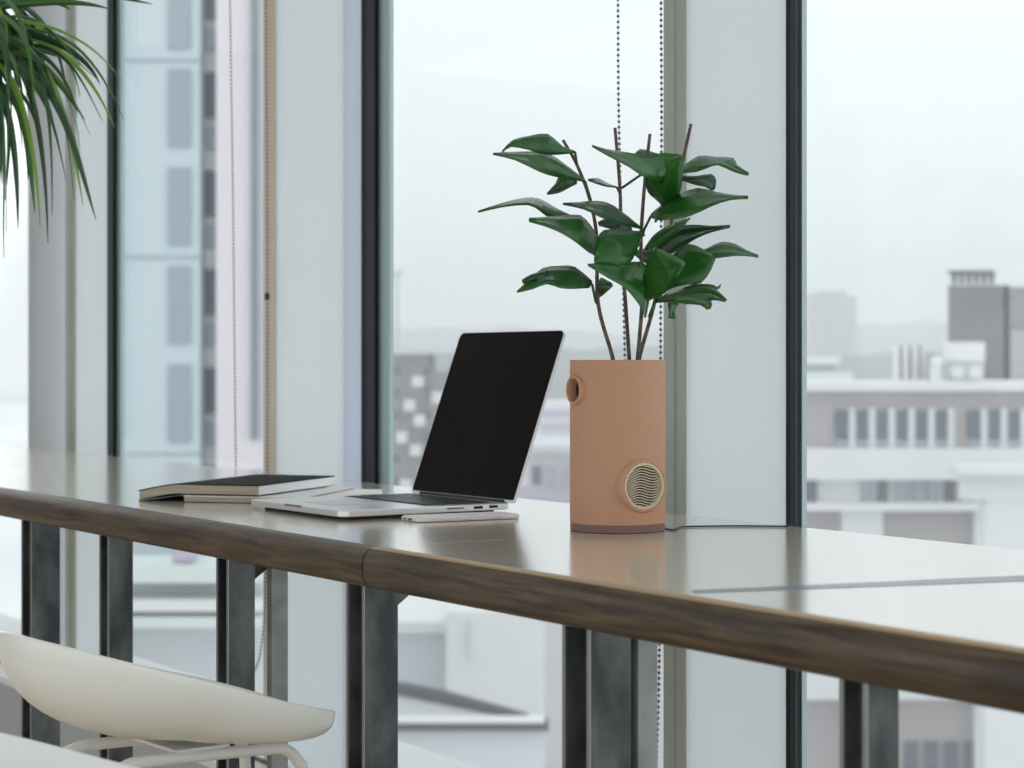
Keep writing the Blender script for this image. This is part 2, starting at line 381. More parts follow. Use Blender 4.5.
# ------------------------------------------------------------------ planter
pcn=onz(617.5,530,ZT); R=.0722; HP=1.3076-ZT
pot=thing('plant_pot','tall terracotta-pink cylindrical planter with two round vents and a leafy plant','planter',pcn)
def yaw(phi): return Vector((math.sin(phi),-math.cos(phi),0))
yo=Vector((pcn.x,pcn.y,0)).normalized(); 
body=MB().lathe([(R,.0125),(R,HP-.0012),(R-.0012,HP),(R-.004,HP),(R-.005,HP-.001),(R-.005,.03)],pcn,96,cap=True).build('body',terra,pot,auto=.7)
MB().lathe([(R-.002,.0003),(R-.0005,.001),(R-.0005,.0124)],pcn,96).build('base_ring',brown,pot,auto=.7)
MB().lathe([(R-.0055,.0),(R-.0055,.001)],pcn+Vector((0,0,HP-.03)),48).build('soil',soil,pot)
def vent(cpx,cpy,phi,rad,ring,m_in,depth,name):
    ax=yaw(phi); Z=pcn.y+ax.y*R; z=ZC-(cpy-HY)/FPX*Z
    c=Vector((pcn.x,pcn.y,z))+ax*R
    return c,ax
phi=math.radians(29.5)
c,ax=vent(643.5,486,phi,0,0,0,0,'')
gr=MB().disc_sweep(c,ax,[(.0400,-.012),(.0400,.0005),(.0390,.0025),(.0362,.0034),(.0345,.002),(.0345,-.008)],64).build('speaker_surround',terra,pot,auto=.8)
MB().disc_sweep(c,ax,[(.0344,-.008),(.0344,-.0025)],64).build('grille_back',dk_green,gr)
MB().disc_sweep(c,ax,[(.0344,-.0024),(.0344,.0022),(.0316,.0028),(.0308,.0014),(.0308,-.0024)],64,cap=False).build('grille_ring',cream,gr,auto=.8)
tx_=Vector((math.cos(phi),math.sin(phi),0)); up=Vector((0,0,1)); sl=MB()
for k in range(-8,9):
    h=k*.0039; pts=[]
    N=30
    for i in range(N+1):
        x=-.0312+.0624*i/N; y=h+.0036*math.sin(-x/.0085+.5+k*.06)+ (x*.10)
        if x*x+y*y<.0311**2: pts.append((x,y))
    if len(pts)<3: continue
    vs=[];fs=[];w=.00078
    for x,y in pts:
        for dy,dh in ((-w,-.0008),(w,-.0008),(w,.0012),(-w,.0012)): vs.append(c+tx_*x+up*(y+dy)+ax*dh)
    n=len(pts)
    fs=[(4*i+q,4*i+(q+1)%4,4*i+4+(q+1)%4,4*i+4+q) for i in range(n-1) for q in range(4)]+[(3,2,1,0),(4*n-4,4*n-3,4*n-2,4*n-1)]
    sl.add(vs,fs)
sl.build('grille_slats',cream,gr)['label']='cream wavy slats'
phi=math.radians(-62); c,ax=vent(571,390,phi,0,0,0,0,''); 
vt=MB().disc_sweep(c,ax,[(.0222,-.012),(.0222,.0035),(.0215,.0055),(.0200,.0062),(.0180,.0055),(.0169,.003),(.0169,-.0105)],56,cap=False).build('air_outlet',terra,pot,auto=.8)
MB().disc_sweep(c,ax,[(.0168,-.0102),(.0168,-.0095)],48).build('outlet_hole',mat('void',(.006,.005,.005),.9),vt)
def cut(ob,cutter):                          # real openings in the pot wall; the cutter is deleted again
    md=ob.modifiers.new('c','BOOLEAN'); md.object=cutter; md.operation='DIFFERENCE'; md.solver='EXACT'
    bpy.context.view_layer.update()
    me=bpy.data.meshes.new_from_object(ob.evaluated_get(bpy.context.evaluated_depsgraph_get())); ob.modifiers.clear(); ob.data=me
    bpy.data.objects.remove(cutter)
for ph_,cx_,cy_,rr_,dp_ in ((29.5,643.5,486,.0343,.012),(-62,571,390,.0168,.03)):
    c,ax=vent(cx_,cy_,math.radians(ph_),0,0,0,0,'')
    cut(body,MB().disc_sweep(c,ax,[(rr_,-dp_),(rr_,.01)],48).build('tool',terra))
# stems
Z0=pcn.y
def PP(x,y,d=0): return P(x,y,Z0+d)
stems=[[(614,372,-.01),(612,355,-.012),(598,303,-.03),(597,240,-.035),(590,200,-.03),(577,165,-.03),(563,140,-.03)],
       [(630,372,.02),(629,355,.02),(626,310,.03),(621,240,.04),(620,190,.045),(615,128,.05)],
       [(636,372,-.01),(638,355,-.01),(642,300,-.02),(641,240,-.025),(645,180,-.03),(650,134,-.03)],
       [(638,372,.0),(640,355,.0),(654,305,.01),(668,240,.03),(679,180,.045),(691,124,.05)]]
for s in stems: MB().tube(cr([PP(*q) for q in s],5),[.0033]*1+[.0032-.00003*i for i in range(len(s)*5-5)],8).build('stem',stem_m,pot,smooth=True)
def leaf(st,d0,d1,eu,el,pet=None,m=leaf_a,k=2):
    n=len(st); cols=[]
    for i in range(n):
        ux,uy,mx,my,lx,ly=st[i]; d=d0+(d1-d0)*i/(n-1); w=math.sin(PI*i/(n-1))
        cols.append((PP(ux,uy,d+eu*w),PP(mx,my,d),PP(lx,ly,d+el*w)))
    rows=[cr([c[j] for c in cols],k) for j in range(3)]
    N=len(rows[0]); vs=[];fs=[]
    for i in range(N):
        u,mm,l=rows[0][i],rows[1][i],rows[2][i]
        vs+=[u,(u+mm)/2+Vector((0,-.0015,0.0006)),mm,(l+mm)/2+Vector((0,-.0015,.0006)),l]
    for i in range(N-1):
        for j in range(4): fs.append((5*i+j,5*i+j+1,5*i+6+j,5*i+5+j))
    b=MB().add(vs,fs)
    o=b.build('leaf',m,pot,smooth=False,solid=.0009,auto=.16)
    if pet:
        pts=[rows[1][-1]]+[PP(*q) for q in pet]
        MB().tube(pts,.0021,7).build('petiole',petiole_m,o,smooth=True)
    return o
A,Bm=leaf_a,leaf_b
# each: stations tip -> base: upper edge, midrib, lower edge (pixels); depths
leaf([(502,151,502,152,502,153),(513,140,515,143,511,147),(530,136,531,141,529,150),(548,134,549,142,540,154),(562,146,562,149,556,155),(575,151,575,152,574,153)],-.10,-.04,.01,-.01,[(577,165,-.03)],A)
leaf([(493,153,493,154,493,155),(512,152,515,157,515,160),(542,152,545,162,540,172),(558,159,563,169,556,177),(585,180,585,181,584,182)],-.13,-.035,.02,-.02,[(591,201,-.03)],A)
leaf([(547,193,547,194,547,195),(556,183,557,187,559,193),(561,174,566,180,569,188),(576,180,577,182,577,184)],-.02,-.0,.01,-.01,None,Bm)
leaf([(588,179,588,180,588,181),(598,178,600,182,600,185),(607,183,608,185,608,187),(617,187,617,187.5,617,188)],.02,.04,.03,-.01,[(621,196,.045)],Bm)
leaf([(478,211,478,212,478,213),(502,203,503,205,503,207),(524,198,527,201,528,205),(540,199,542,205,540,211),(556,208,558,213,552,219),(575,217,575,218,574,219)],-.05,-.0,.03,-.02,[(598,248,-.03)],A)
leaf([(529,218,529,220,529,222),(545,217,547,221,547,227),(562,216,566,224,563,234),(580,215,584,226,577,243),(591,226,592,234,588,252),(600,240,600,245,599,258)],-.14,-.04,.02,-.03,None,A)
leaf([(563,203,563,204,563,205),(580,202,582,206,583,209),(598,201,602,210,600,217),(614,206,617,214,615,223),(641,227,641,228,640,229)],-.09,-.03,.02,-.02,[(644,236,-.025)],Bm)
leaf([(598,222,598,224,599,226),(610,217,612,223,610,229),(622,219,624,226,620,233),(632,228,632,231,630,234)],.04,.05,.01,-.01,None,Bm)
leaf([(594,259,594,262,595,264),(597,240,603,248,606,265),(604,230,616,242,620,265),(622,230,628,244,630,263),(636,231,638,240,636,252),(645,231,645,232,644,233)],-.10,-.03,.02,-.02,None,A)
leaf([(517,291,517,292,517,293),(530,279,531,284,533,289),(543,268,545,277,547,284),(560,266,563,276,560,288),(575,267,577,279,572,289),(592,281,592,284,589,288)],-.13,-.04,.02,-.02,[(596,303,-.03)],A)
leaf([(522,280,522,282,523,284),(530,275,531,277,533,280),(539,272,540,275,541,279),(548,270,548,272,548,275)],-.11,-.10,.01,-.005,None,Bm)
leaf([(588,264,588,265,588,266),(603,263,606,269,610,279),(625,263,626,274,624,287),(642,262,642,280,634,298),(650,275,648,292,641,308),(645,312,645,315,645,318)],-.14,-.03,.02,-.02,None,A)
leaf([(654,247,654,248,655,249),(666,252,660,260,650,256),(683,261,668,272,645,267),(684,266,668,284,643,285),(672,284,659,295,644,299),(650,300,648,301,646,302)],-.16,-.04,-.02,.02,[(645,317,-.02)],A)
leaf([(716,258,716,259,715,260),(703,249,700,258,711,270),(688,244,683,262,701,283),(676,252,671,274,684,285),(664,270,660,285,668,290),(655,297,655,299,656,301)],-.02,-.0,.02,-.03,None,A)
leaf([(758,255,758,256,758,258),(746,250,746,253,747,256),(735,244,734,250,733,256),(722,242,721,249,718,258),(710,247,708,252,708,258),(690,256,690,257,690,258)],.06,.03,.02,-.02,[(668,262,.02)],A)
leaf([(730,225,730,226,730,228),(712,226,712,229,712,232),(698,225,697,232,695,239),(683,226,679,236,678,250),(668,235,664,246,664,256),(652,252,652,254,653,256)],-.06,-.01,.01,-.03,None,Bm)
leaf([(748,196,748,197,748,199),(733,195,732,198,730,200),(716,192,713,199,712,206),(698,188,693,202,690,216),(680,194,674,209,673,219),(660,206,656,213,657,220),(651,214,651,216,652,218)],-.12,-.03,.03,-.03,[(643,232,-.025)],A)
leaf([(690,218,690,218,690,219),(678,222,678,226,679,230),(664,228,666,234,668,240),(653,236,655,242,656,247),(644,249,645,250,645,251)],-.12,-.03,.01,-.01,None,A)
leaf([(715,189,714,190,712,191),(716,180,711,183,705,187),(711,174,704,179,700,186),(697,176,693,180,692,184),(679,176,679,178,680,180)],.06,.05,.01,-.01,[(677,188,.045)],Bm)
leaf([(749,173,749,174,748,176),(737,165,736,169,734,172),(733,158,724,163,718,165),(715,157,710,162,707,168),(699,156,696,163,696,172),(686,164,684,168,684,173),(677,172,677,173,678,174)],-.04,.03,.03,-.02,[(668,190,.04)],A)
leaf([(592,145,592,146,592,147),(606,149,608,153,610,157),(624,152,627,160,629,167),(646,155,645,166,642,176),(664,153,660,170,653,180),(683,155,672,172,662,184)],-.13,-.06,.02,-.02,None,A)
leaf([(683,156,682,157,680,158),(683,170,670,172,652,162),(682,182,667,184,645,178),(680,192,665,194,648,192),(676,201,665,202,654,198),(668,206,666,207,662,205)],-.08,-.02,.01,.015,[(655,222,-.01)],A)
leaf([(634,155,634,156,634,157),(640,149,642,153,644,158),(652,152,654,156,655,160),(665,156,665,158,665,160)],-.0,.02,.01,-.01,[(622,188,.045)],A)
leaf([(727,300,726,301,725,302),(717,290,715,295,713,300),(703,284,702,293,704,303),(688,286,684,296,690,302),(672,292,668,298,674,302),(655,299,655,301,656,303)],-.13,-.02,.02,-.03,[(649,317,.0)],A)
leaf([(711,308,710,309,707,310),(712,303,708,303,700,305),(705,297,697,300,686,304),(690,298,683,300,674,302),(672,300,670,301,668,302)],-.15,-.10,.01,-.01,None,A)
leaf([(676,319,673,319,668,318),(675,311,672,312,669,312),(678,305,674,305,668,306),(680,300,675,300,668,301)],-.08,-.06,.01,-.01,None,A)
leaf([(721,284,719,286,716,288),(719,289,716,290,712,292),(714,285,711,288,707,291),(705,284,703,287,702,290)],-.02,.0,.01,-.01,None,Bm)
leaf([(612,283,612,284,613,286),(606,280,606,286,608,291),(600,278,600,287,602,296),(596,290,596,295,597,299)],.0,-.02,.01,-.01,None,A)
leaf([(630,248,630,250,631,252),(640,250,642,256,643,262),(652,248,655,257,654,266),(664,254,664,258,663,262)],.04,.05,.01,-.01,None,Bm)

# power cord of the planter
cp=[onz(x,y,ZT+.0016) for x,y in ((664.5,527),(668,529.2),(675,529.6),(681,527),(700,526.3),(740,525.9),(784,526.3))]
endp=F(0,0,0)
a_=fa(792,B1); cp+= [F(a_,B1-.012,ZT+.0016),F(a_+.003,B1+.004,ZT-.001),F(a_+.004,B1+.012,ZT-.03),F(a_+.004,B1+.014,ZT-.30)]
tag(MB().tube(cr(cp,6),.0013,7).build('power_cord',black_m,smooth=True),'thin black cord running from the planter to the window','cord')

# ------------------------------------------------------------------ bead chains
def chain(label,strands):
    t=thing('bead_chain',label,'blind chain',strands[0][-1]*.5+strands[1][-1]*.5)
    for s in strands:
        pts=[Vector(p) for p in s]; m=MB(); acc=0; step=.0098; i=0; d=0
        for a,b in zip(pts,pts[1:]):
            L=(b-a).length; x=acc
            while x<L: m.ball(a+(b-a)*(x/L),.0029,6,4); x+=step
            acc=x-L
        o=m.build('strand',bead_m,t,smooth=True); o['kind']='stuff'
        MB().tube(pts,.0004,5).build('cord',bead_m,o)
    return t
BC=2.068
def fc(px,y,b=BC):
    a=fa(px,b); p=F(a,b,0); p.z=ZC-(y-HY)/FPX*p.y; return p
s1=cr([fc(229,-120),fc(230,0),fc(233,200),fc(236,470),fc(240,600),fc(246,662),fc(252,676)],4)
s2=cr([fc(266,-120),fc(266,0),fc(267,200),fc(267,470),fc(265,600),fc(260,655),fc(252,676)],4)
t=chain('fine bead chain loop hanging in front of the window with the pale tower',[s1,s2])
MB().tube([fc(267,293),fc(267,300)],.0055,8).build('chain_connector',black_m,t)
s1=cr([fc(617,-100),fc(618,0),fc(619,130),fc(625,360),fc(628,600),fc(633,850),fc(645,900)],4)
s2=cr([fc(661,-100),fc(661,0),fc(661.5,130),fc(660.5,360),fc(660,600),fc(656,768),fc(645,900)],4)
chain('bead chain loop hanging behind the plant beside the sage grey frame',[s1,s2])

# ------------------------------------------------------------------ stools
def make_stool(label):
    t=thing('bar_stool',label,'stool',(0,0,0),0,'white shell bar stools')
    HS=.800; n=64; m=14; L_,W_=.214,.208
    def rim(ph):               # ph=0 front, pi back
        c=math.cos(ph); s=math.sin(ph); 
        e=2.3
        e=3.0 if c>0 else 2.3; r=1/((abs(c)/L_)**e+(abs(s)/W_)**e)**(1/e)
        k=(1-c)/2
        h=.030+.108*k
        return r,h
    def surf(ph,t_):
        r,h=rim(ph); a=t_*PI/2; k=(1-math.cos(ph))/2
        q=max(0,1-k/.6); rr=r*(math.sin(a))**(.85-.25*q) ; z=h*(1-math.cos(a))**(1.25+1.6*q)
        z -= .062*rr*math.cos(ph)
        return rr*math.cos(ph), rr*math.sin(ph), z
    vs=[];fs=[]
    vs.append(Vector((0,0,HS)))
    for j in range(1,m+1):
        for i in range(n):
            x,y,z=surf(2*PI*i/n,j/m); vs.append(Vector((x,y,HS+z)))
    for i in range(n): fs.append((0,1+i,1+(i+1)%n))
    for j in range(m-1):
        for i in range(n): fs.append((1+j*n+i,1+(j+1)*n+i,1+(j+1)*n+(i+1)%n,1+j*n+(i+1)%n))
    o=MB().add(vs,fs).build('seat_shell',shell_w,t,smooth=True)
    s=o.modifiers.new('s','SOLIDIFY'); s.thickness=.008; s.offset=-1
    b=o.modifiers.new('b','BEVEL'); b.width=.0025; b.segments=2; b.limit_method='ANGLE'; b.angle_limit=math.radians(50)
    r=.0082
    for sy in (-1,1):
        y=.075*sy; x0,x1=-.125,.165; zt=HS-.020; yy=.16*sy
        pts=[(x0-.06,yy,.0),(x0-.030,y+.022*sy,zt-.25),(x0-.012,y+.005*sy,zt-.06),(x0-.002,y+.002*sy,zt-.022),(x0+.03,y,zt-.003),(x0+.07,y,zt),(x1-.05,y,zt-.005),(x1-.015,y,zt-.010),(x1+.004,y+.002*sy,zt-.028),(x1+.012,y+.005*sy,zt-.06),(x1+.024,y+.022*sy,zt-.25),(x1+.05,yy,.0)]
        c_=cr(pts,6); MB().tube(c_,r,12).build('leg_frame',tube_w,t,smooth=True)
    MB().tube([(x1+.034,-.132,.26),(x1+.034,.132,.26)],r*.9,10).tube([(x0-.050,-.132,.26),(x0-.050,.132,.26)],r*.9,10).tube([(x0-.050,-.132,.26),(x1+.034,-.132,.26)],r*.9,10).tube([(x0-.050,.132,.26),(x1+.034,.132,.26)],r*.9,10).build('footrest',tube_w,t,smooth=True)
    MB().box(-.02,.06,-.078,.078,HS-.0145,HS-.0105).build('mounting_plate',tube_w,t)
    return t
stool=make_stool('white shell bar stool whose whole seat shows, at the lower left of the counter')
STL=P(162,700,2.72); stool.location=(STL.x,STL.y,0); stool.rotation_euler=(0,0,math.radians(38))
s2=stool.copy(); C.objects.link(s2)
for ch in list(stool.children):
    c=ch.copy(); C.objects.link(c); c.parent=s2
s2['label']='white shell bar stool mostly cut off by the bottom left corner of the photo'
p=P(74,785,1.97); s2.location=(p.x,p.y,0); s2.rotation_euler=(0,0,math.radians(15))

# ------------------------------------------------------------------ dracaena at the left
dz=2.45
dr=thing('dracaena_plant','tall green indoor plant with long narrow drooping blades, at the upper left','plant',(-1.02,2.30,0))
D=lambda x,y,d=0:P(x,y,dz+d)
MB().lathe([(.10,.0),(.13,.02),(.15,.34),(.155,.36),(.145,.36),(.14,.33)],(-1.02,2.30,0.0),40).build('planter',pot_w,dr,auto=.7)
MB().lathe([(.135,.32),(.135,.325)],(-1.02,2.30,0),24).build('soil',soil,dr)
MB().tube(cr([(-1.02,2.30,.30),(-.98,2.33,.7),(-.86,2.38,1.15),D(-45,190),D(-26,90),D(-14,30)],6),[.016-.0002*i for i in range(31)],10).build('trunk',trunk_m,dr,smooth=True)
def blade(s,c1,c2,e,w,m):
    pts=[]
    for i in range(15):
        t=i/14; q=s*(1-t)**3+c1*3*t*(1-t)**2+c2*3*t*t*(1-t)+e*t**3; pts.append(q)
    vs=[];fs=[]; ph=random.uniform(-.9,.9)
    for i,p in enumerate(pts):
        t=i/14; tg=(pts[min(i+1,14)]-pts[max(i-1,0)]).normalized()
        side=tg.cross(Vector((0,-1,0))); side=side.normalized() if side.length>.05 else Vector((1,0,0))
        nn=tg.cross(side).normalized(); a=ph+.8*t*ph; sd=side*math.cos(a)+nn*math.sin(a); up=tg.cross(sd)
        ww=w*(.55+.45*min(1,t*4))*(1-t**3.2)+.0003
        vs+=[p-sd*ww+up*ww*.35,p,p+sd*ww+up*ww*.35]
    for i in range(14):
        for j in range(2): fs.append((3*i+j,3*i+j+1,3*i+4+j,3*i+3+j))
    MB().add(vs,fs).build('blade',m,dr,smooth=True,solid=.0005)
spec=[((-5,10),(40,0),(80,0),(110,9)),((-5,-20),(60,-20),(110,-5),(152,4)),((0,20),(50,15),(95,40),(121,80)),((0,40),(60,5),(100,60),(124,120)),
((0,40),(50,20),(92,70),(115,128)),((0,60),(60,20),(80,80),(103,122)),((5,55),(40,40),(70,90),(90,135)),((5,60),(60,60),(75,150),(96,220)),
((0,40),(50,30),(70,120),(83,205)),((0,50),(40,40),(70,60),(80,65)),((0,50),(25,40),(45,120),(48,243)),((-2,60),(20,60),(38,150),(40,228)),
((0,60),(25,80),(30,160),(35,213)),((-5,70),(12,90),(18,160),(18,228)),((-5,70),(3,110),(-3,180),(-3,245)),((-8,60),(12,100),(0,180),(4,258)),
((0,30),(45,35),(65,90),(74,200)),((0,30),(40,10),(52,100),(52,215)),((0,20),(50,0),(60,50),(96,78)),((0,50),(45,50),(60,85),(85,120)),
((-5,30),(40,15),(60,35),(78,62)),((0,5),(30,-10),(60,0),(70,10)),((0,80),(20,90),(30,130),(28,180)),((0,80),(12,80),(10,140),(5,200)),((0,60),(40,70),(50,110),(66,180)),((0,30),(55,30),(90,60),(100,85))]
for k,(s,c1,c2,e) in enumerate(spec):
    dd=random.uniform(-.08,.16)
    m=blade_y if k in (2,4,6,8,11,20) else (blade_m if k%3==0 else blade_d)
    blade(D(s[0]-10,s[1]),D(*c1,dd*.5),D(*c2,dd),D(*e,dd),.0045*random.uniform(.8,1.2),m)
for k in range(66):
    an=random.uniform(-.2,1); ln=random.uniform(60,150); s=(random.uniform(-22,-6),random.uniform(0,110))
    dx=random.choice((1,1,1,-1))*random.uniform(.05,.85); e=(s[0]+dx*ln*.8,s[1]+ln*random.uniform(.45,1.0)*(1.15-abs(dx)*.5))
    c1=(s[0]+dx*ln*.35,s[1]-ln*.18); c2=(s[0]+dx*ln*.75,s[1]+ln*.15); dd=random.uniform(-.22,.22)
    blade(D(*s,random.uniform(-.02,.02)),D(*c1,dd*.5),D(*c2,dd),D(*e,dd),.0036*random.uniform(.7,1.2),random.choice((blade_d,blade_d,blade_d,blade_m,blade_m,blade_y if k%3==0 else blade_d)))

# ------------------------------------------------------------------ the city outside
def cm(n,c,r=.8): return mat(n,c,r,spec=.25)
c_blue=cm('facade_pale_blue',(.62,.70,.74)); c_pink=cm('facade_pale_pink',(.80,.74,.77)); c_win=mat('city_window',(.34,.40,.45),.25)
c_win2=mat('city_window_dark',(.10,.12,.16),.25); c_brick=cm('brick_grey_brown',(.27,.235,.235)); c_white=cm('concrete_white',(.82,.82,.82)); c_taupe=cm('facade_taupe',(.46,.42,.42))
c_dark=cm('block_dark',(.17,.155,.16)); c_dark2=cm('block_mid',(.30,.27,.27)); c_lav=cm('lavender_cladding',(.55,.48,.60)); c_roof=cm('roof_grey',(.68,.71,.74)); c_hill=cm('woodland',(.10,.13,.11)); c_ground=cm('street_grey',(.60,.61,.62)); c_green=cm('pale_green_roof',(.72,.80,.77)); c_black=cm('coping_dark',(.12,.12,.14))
def bx(mb,Z,x0,x1,y0,y1,dep,dz=0):
    a=P(x0,y0,Z+dz); b=P(x1,y1,Z+dz); mb.box(a.x,b.x,Z+dz,Z+dz+dep,b.z,a.z); return mb
GZ=-26
def ybot(Z): return HY+(ZC-GZ)*FPX/Z
# left tower
Z=60; tb=P(165,HY,Z)
tw=thing('tower_block','pale blue and pink tall apartment tower seen through the left window','building',(P(190,HY,Z).x,Z+6,GZ))
bx(MB(),Z,98,200,-200,ybot(Z),12).build('facade',c_blue,tw)
bx(MB(),Z,200,218,-200,ybot(Z),11,1).build('recess',c_white,tw)
bx(MB(),Z,216,300,-200,470,11,-.3).build('pink_wing',c_pink,tw)
bx(MB(),Z,216,300,486,ybot(Z),11,-.3).build('lower_wing',c_white,tw)
bx(MB(),Z,216,300,470,486,11,.5).build('balcony_recess',c_lav,tw)
pl=MB()
for x in (119,250,257): bx(pl,Z,x,x+2.5,-200,440,.3,-.55 if x>200 else -.2)
pl.build('pilaster',c_win,tw)['label']='thin grey-green pilasters'
for k in range(-2,5):
    y=168+98.5*k
    bx(MB(),Z,168,190,y,y+77,.2,-.12).build('window',c_win,tw)
    bx(MB(),Z,203.5,216,y+3,y+48,.2,.85).build('window',c_win2,tw)
    bx(MB(),Z,206,216,y+57,y+80,.2,.85).build('spandrel',c_win,tw)
    bx(MB(),Z,98,200,y-10,y-8.5,.1,-.06).build('floor_band',c_win,tw) if k%2 else None
    if k>2: bx(MB(),Z,206,216,y+57,y+80,.2,.8).build('window',c_lav,tw)
# terraces under the left window
Z=52
te=thing('terrace_building','low building with stacked pale green-white terraces below the tower','building',(P(180,HY,Z).x,Z+3,GZ))
bx(MB(),Z,100,262,575,ybot(Z),5,1.5).build('wall',c_roof,te)
for y0,y1,m in ((566,583,c_green),(600,612,c_white),(617,628,c_green)):
    bx(MB(),Z,100,262,y0,y1,3,0).build('terrace',m,te)
bx(MB(),Z,172,192,555,562,1,.5).build('roof_box',c_lav,te)
# brick block in the middle window
Z=150
br=thing('brick_building','grey-brown brick block with white balconies behind the laptop','building',(P(410,HY,Z).x,Z+6,GZ))
bx(MB(),Z,384,428,352,ybot(Z),14).build('wall',c_brick,br)
bx(MB(),Z,428,470,372,ybot(Z),14,2).build('side_wing',c_taupe,br)
bx(MB(),Z,380,474,349,354,16,-1).build('roof',c_roof,br)
for i,(x,y) in enumerate(((412,376),(404,400),(414,415),(396,432),(410,445),(418,468),(400,480),(432,392),(446,410),(436,432))):
    bx(MB(),Z,x,x+11,y,y+11,1,-1.0).build('balcony',c_white,br)
for r in range(6):
    for x in (393,424,450): bx(MB(),Z,x,x+7,366+r*22,376+r*22,.3,-.2 if x<428 else 1.8).build('window',c_win2,br)
# white and lavender block between laptop and planter
Z=120
wb=thing('office_block','white and lavender office block seen between the laptop and the planter','building',(P(590,HY,Z).x,Z+6,GZ))
bx(MB(),Z,520,664,452,ybot(Z),14).build('wall',c_white,wb)
bx(MB(),Z,514,670,446,453,16,-1).build('roof',c_roof,wb)
for i in range(9):
    bx(MB(),Z,532+i*14.5,541+i*14.5,466,484,.3,-.25).build('window',c_lav if i%3 else c_win2,wb)
bx(MB(),Z,520,664,488,500,1,-.8).build('lavender_band',c_lav,wb)
Z=200
pb_=thing('pale_tower','pale distant slab behind the planter stems','building',(P(600,HY,Z).x,Z+6,GZ))
bx(MB(),Z,536,600,402,ybot(Z),14).build('wall',c_white,pb_)
bx(MB(),Z,600,652,418,ybot(Z),14,1).build('wing',c_pink,pb_)
for r in range(3): bx(MB(),Z,540,596,410+r*14,416+r*14,.3,-.3).build('window_band',c_lav,pb_)
# crane far off
Z=420
cn=thing('tower_crane','tiny distant crane on the skyline beside the dark mullion','crane',(P(396,HY,Z).x,Z,GZ))
MB().tube([P(397,272,Z),P(397,ybot(Z),Z)],.35,5).build('mast',c_win,cn)
MB().tube([P(388,274,Z),P(404,272,Z)],.4,5).build('jib',c_win,cn)
bx(MB(),Z,394,400,271,278,2).build('cab',c_win,cn)
# low roofs under the counter, middle
Z=55
lr=thing('flat_roof_building','low pale building with dark copings seen under the counter','building',(P(460,HY,Z).x,Z+4,GZ))
bx(MB(),Z,378,545,731,ybot(Z),2).build('wall',c_roof,lr)
bx(MB(),Z,370,549,724,731,1,-.4).build('coping',c_black,lr)
bx(MB(),Z,380,545,722,725,1,-.3).build('roof_slab',c_white,lr)
v=[P(392,683,Z+7),P(440,692,Z+7),P(528,716,Z+7),P(528,722,Z+7),P(440,702,Z+7),P(392,694,Z+7)]
MB().poly(v,Vector((0,.6,0))).build('sloping_coping',c_black,lr)
v=[P(392,694,Z+7.2),P(528,722,Z+7.2),P(528,760,Z+7.2),P(392,760,Z+7.2)]
MB().poly(v,Vector((0,.6,0))).build('gable_wall',c_white,lr)
Z=75
ph_=thing('white_hall','plain white hall behind the low flat roof','building',(P(520,HY,Z).x,Z+6,GZ))
bx(MB(),Z,380,448,632,ybot(Z),9,2).build('wall',c_roof,ph_)
bx(MB(),Z,446,545,612,ybot(Z),12).build('hall',c_white,ph_)
bx(MB(),Z,380,450,622,633,10,1.5).build('roof',c_white,ph_)
bx(MB(),Z,470,475,620,660,.3,-.3).build('vent_strip',c_green,ph_)
wr=thing('added_white_slab','long low white slab added to brighten the far left window','building',(-30,110,GZ))  # added building; its white roof brightens the lower part of this window
vs_=[]
for z in (GZ,-5.2,-5.0): vs_+=[P(70,0,36),P(70,0,330),P(-420,0,330),P(-420,0,36)]
for i,v_ in enumerate(vs_): v_.z=(GZ,-5.2,-5.0)[i//4]
MB().add(vs_[:8],[(3,2,1,0),(4,5,6,7),(0,1,5,4),(1,2,6,5),(2,3,7,6),(3,0,4,7)]).build('wall',c_white,wr)  # sides of the added slab
MB().add([v.copy() for v in vs_[4:]],[(3,2,1,0),(4,5,6,7),(0,1,5,4),(1,2,6,5),(2,3,7,6),(3,0,4,7)]).build('roof',cm('added_slab_white',(.95,.95,.95)),wr)  # white top of the added slab
# right: long building
Z=90
rb=thing('long_office_building','long taupe and white office building with rows of windows, right window','building',(P(960,HY,Z).x,Z+8,GZ))
bx(MB(),Z,760,1180,390,ybot(Z),16).build('wall',c_taupe,rb)
bx(MB(),Z,756,1184,383,391,18,-.8).build('parapet',c_white,rb)
bx(MB(),Z,756,1184,449,480,3,-1.4).build('white_band',c_white,rb)
bx(MB(),Z,756,1184,480,504,2,-.4).build('lower_wall',c_white,rb)
bx(MB(),Z,756,1184,503,511,3,-1.2).build('ledge',c_white,rb)
for x0,x1 in ((842,883),(975,1013),(1060,1100)): bx(MB(),Z,x0,x1,511,ybot(Z),1,-.6).build('white_pier',c_white,rb)
bx(MB(),Z,800,1000,585,604,1,-.8).build('ledge',c_white,rb)
bx(MB(),Z,800,1184,664,700,1,-.9).build('ledge',c_white,rb)
for g in ((836,6),(968,6),(1110,3)):
    for i in range(g[1]):
        x=g[0]+i*19.8; w=bx(MB(),Z,x,x+13,411,437,.3,-.2).build('window',c_win2,rb); bx(MB(),Z,x,x+13,440,448,.3,-.2).build('lower_pane',c_win,w)
        bx(MB(),Z,x+13,x+19.8,408,449,.4,-.3).build('window_pier',c_roof,w)
for x,w_ in ((802,15),(862,11),(878,10),(896,14),(914,12),(928,12),(945,10),(960,16),(984,12),(1004,12),(1024,16)):
    bx(MB(),Z,x,x+w_,478,502,.3,-.6).build('window',c_win2 if w_ in(15,10) else c_win,rb)
for x in (905,925,945,965,1000): bx(MB(),Z,x,x+13,742,790,.3,-.2).build('window',c_win2,rb)
cb=thing('canopy_building','white low canopy block in front of the long office building','building',(P(1010,HY,80).x,82,GZ))
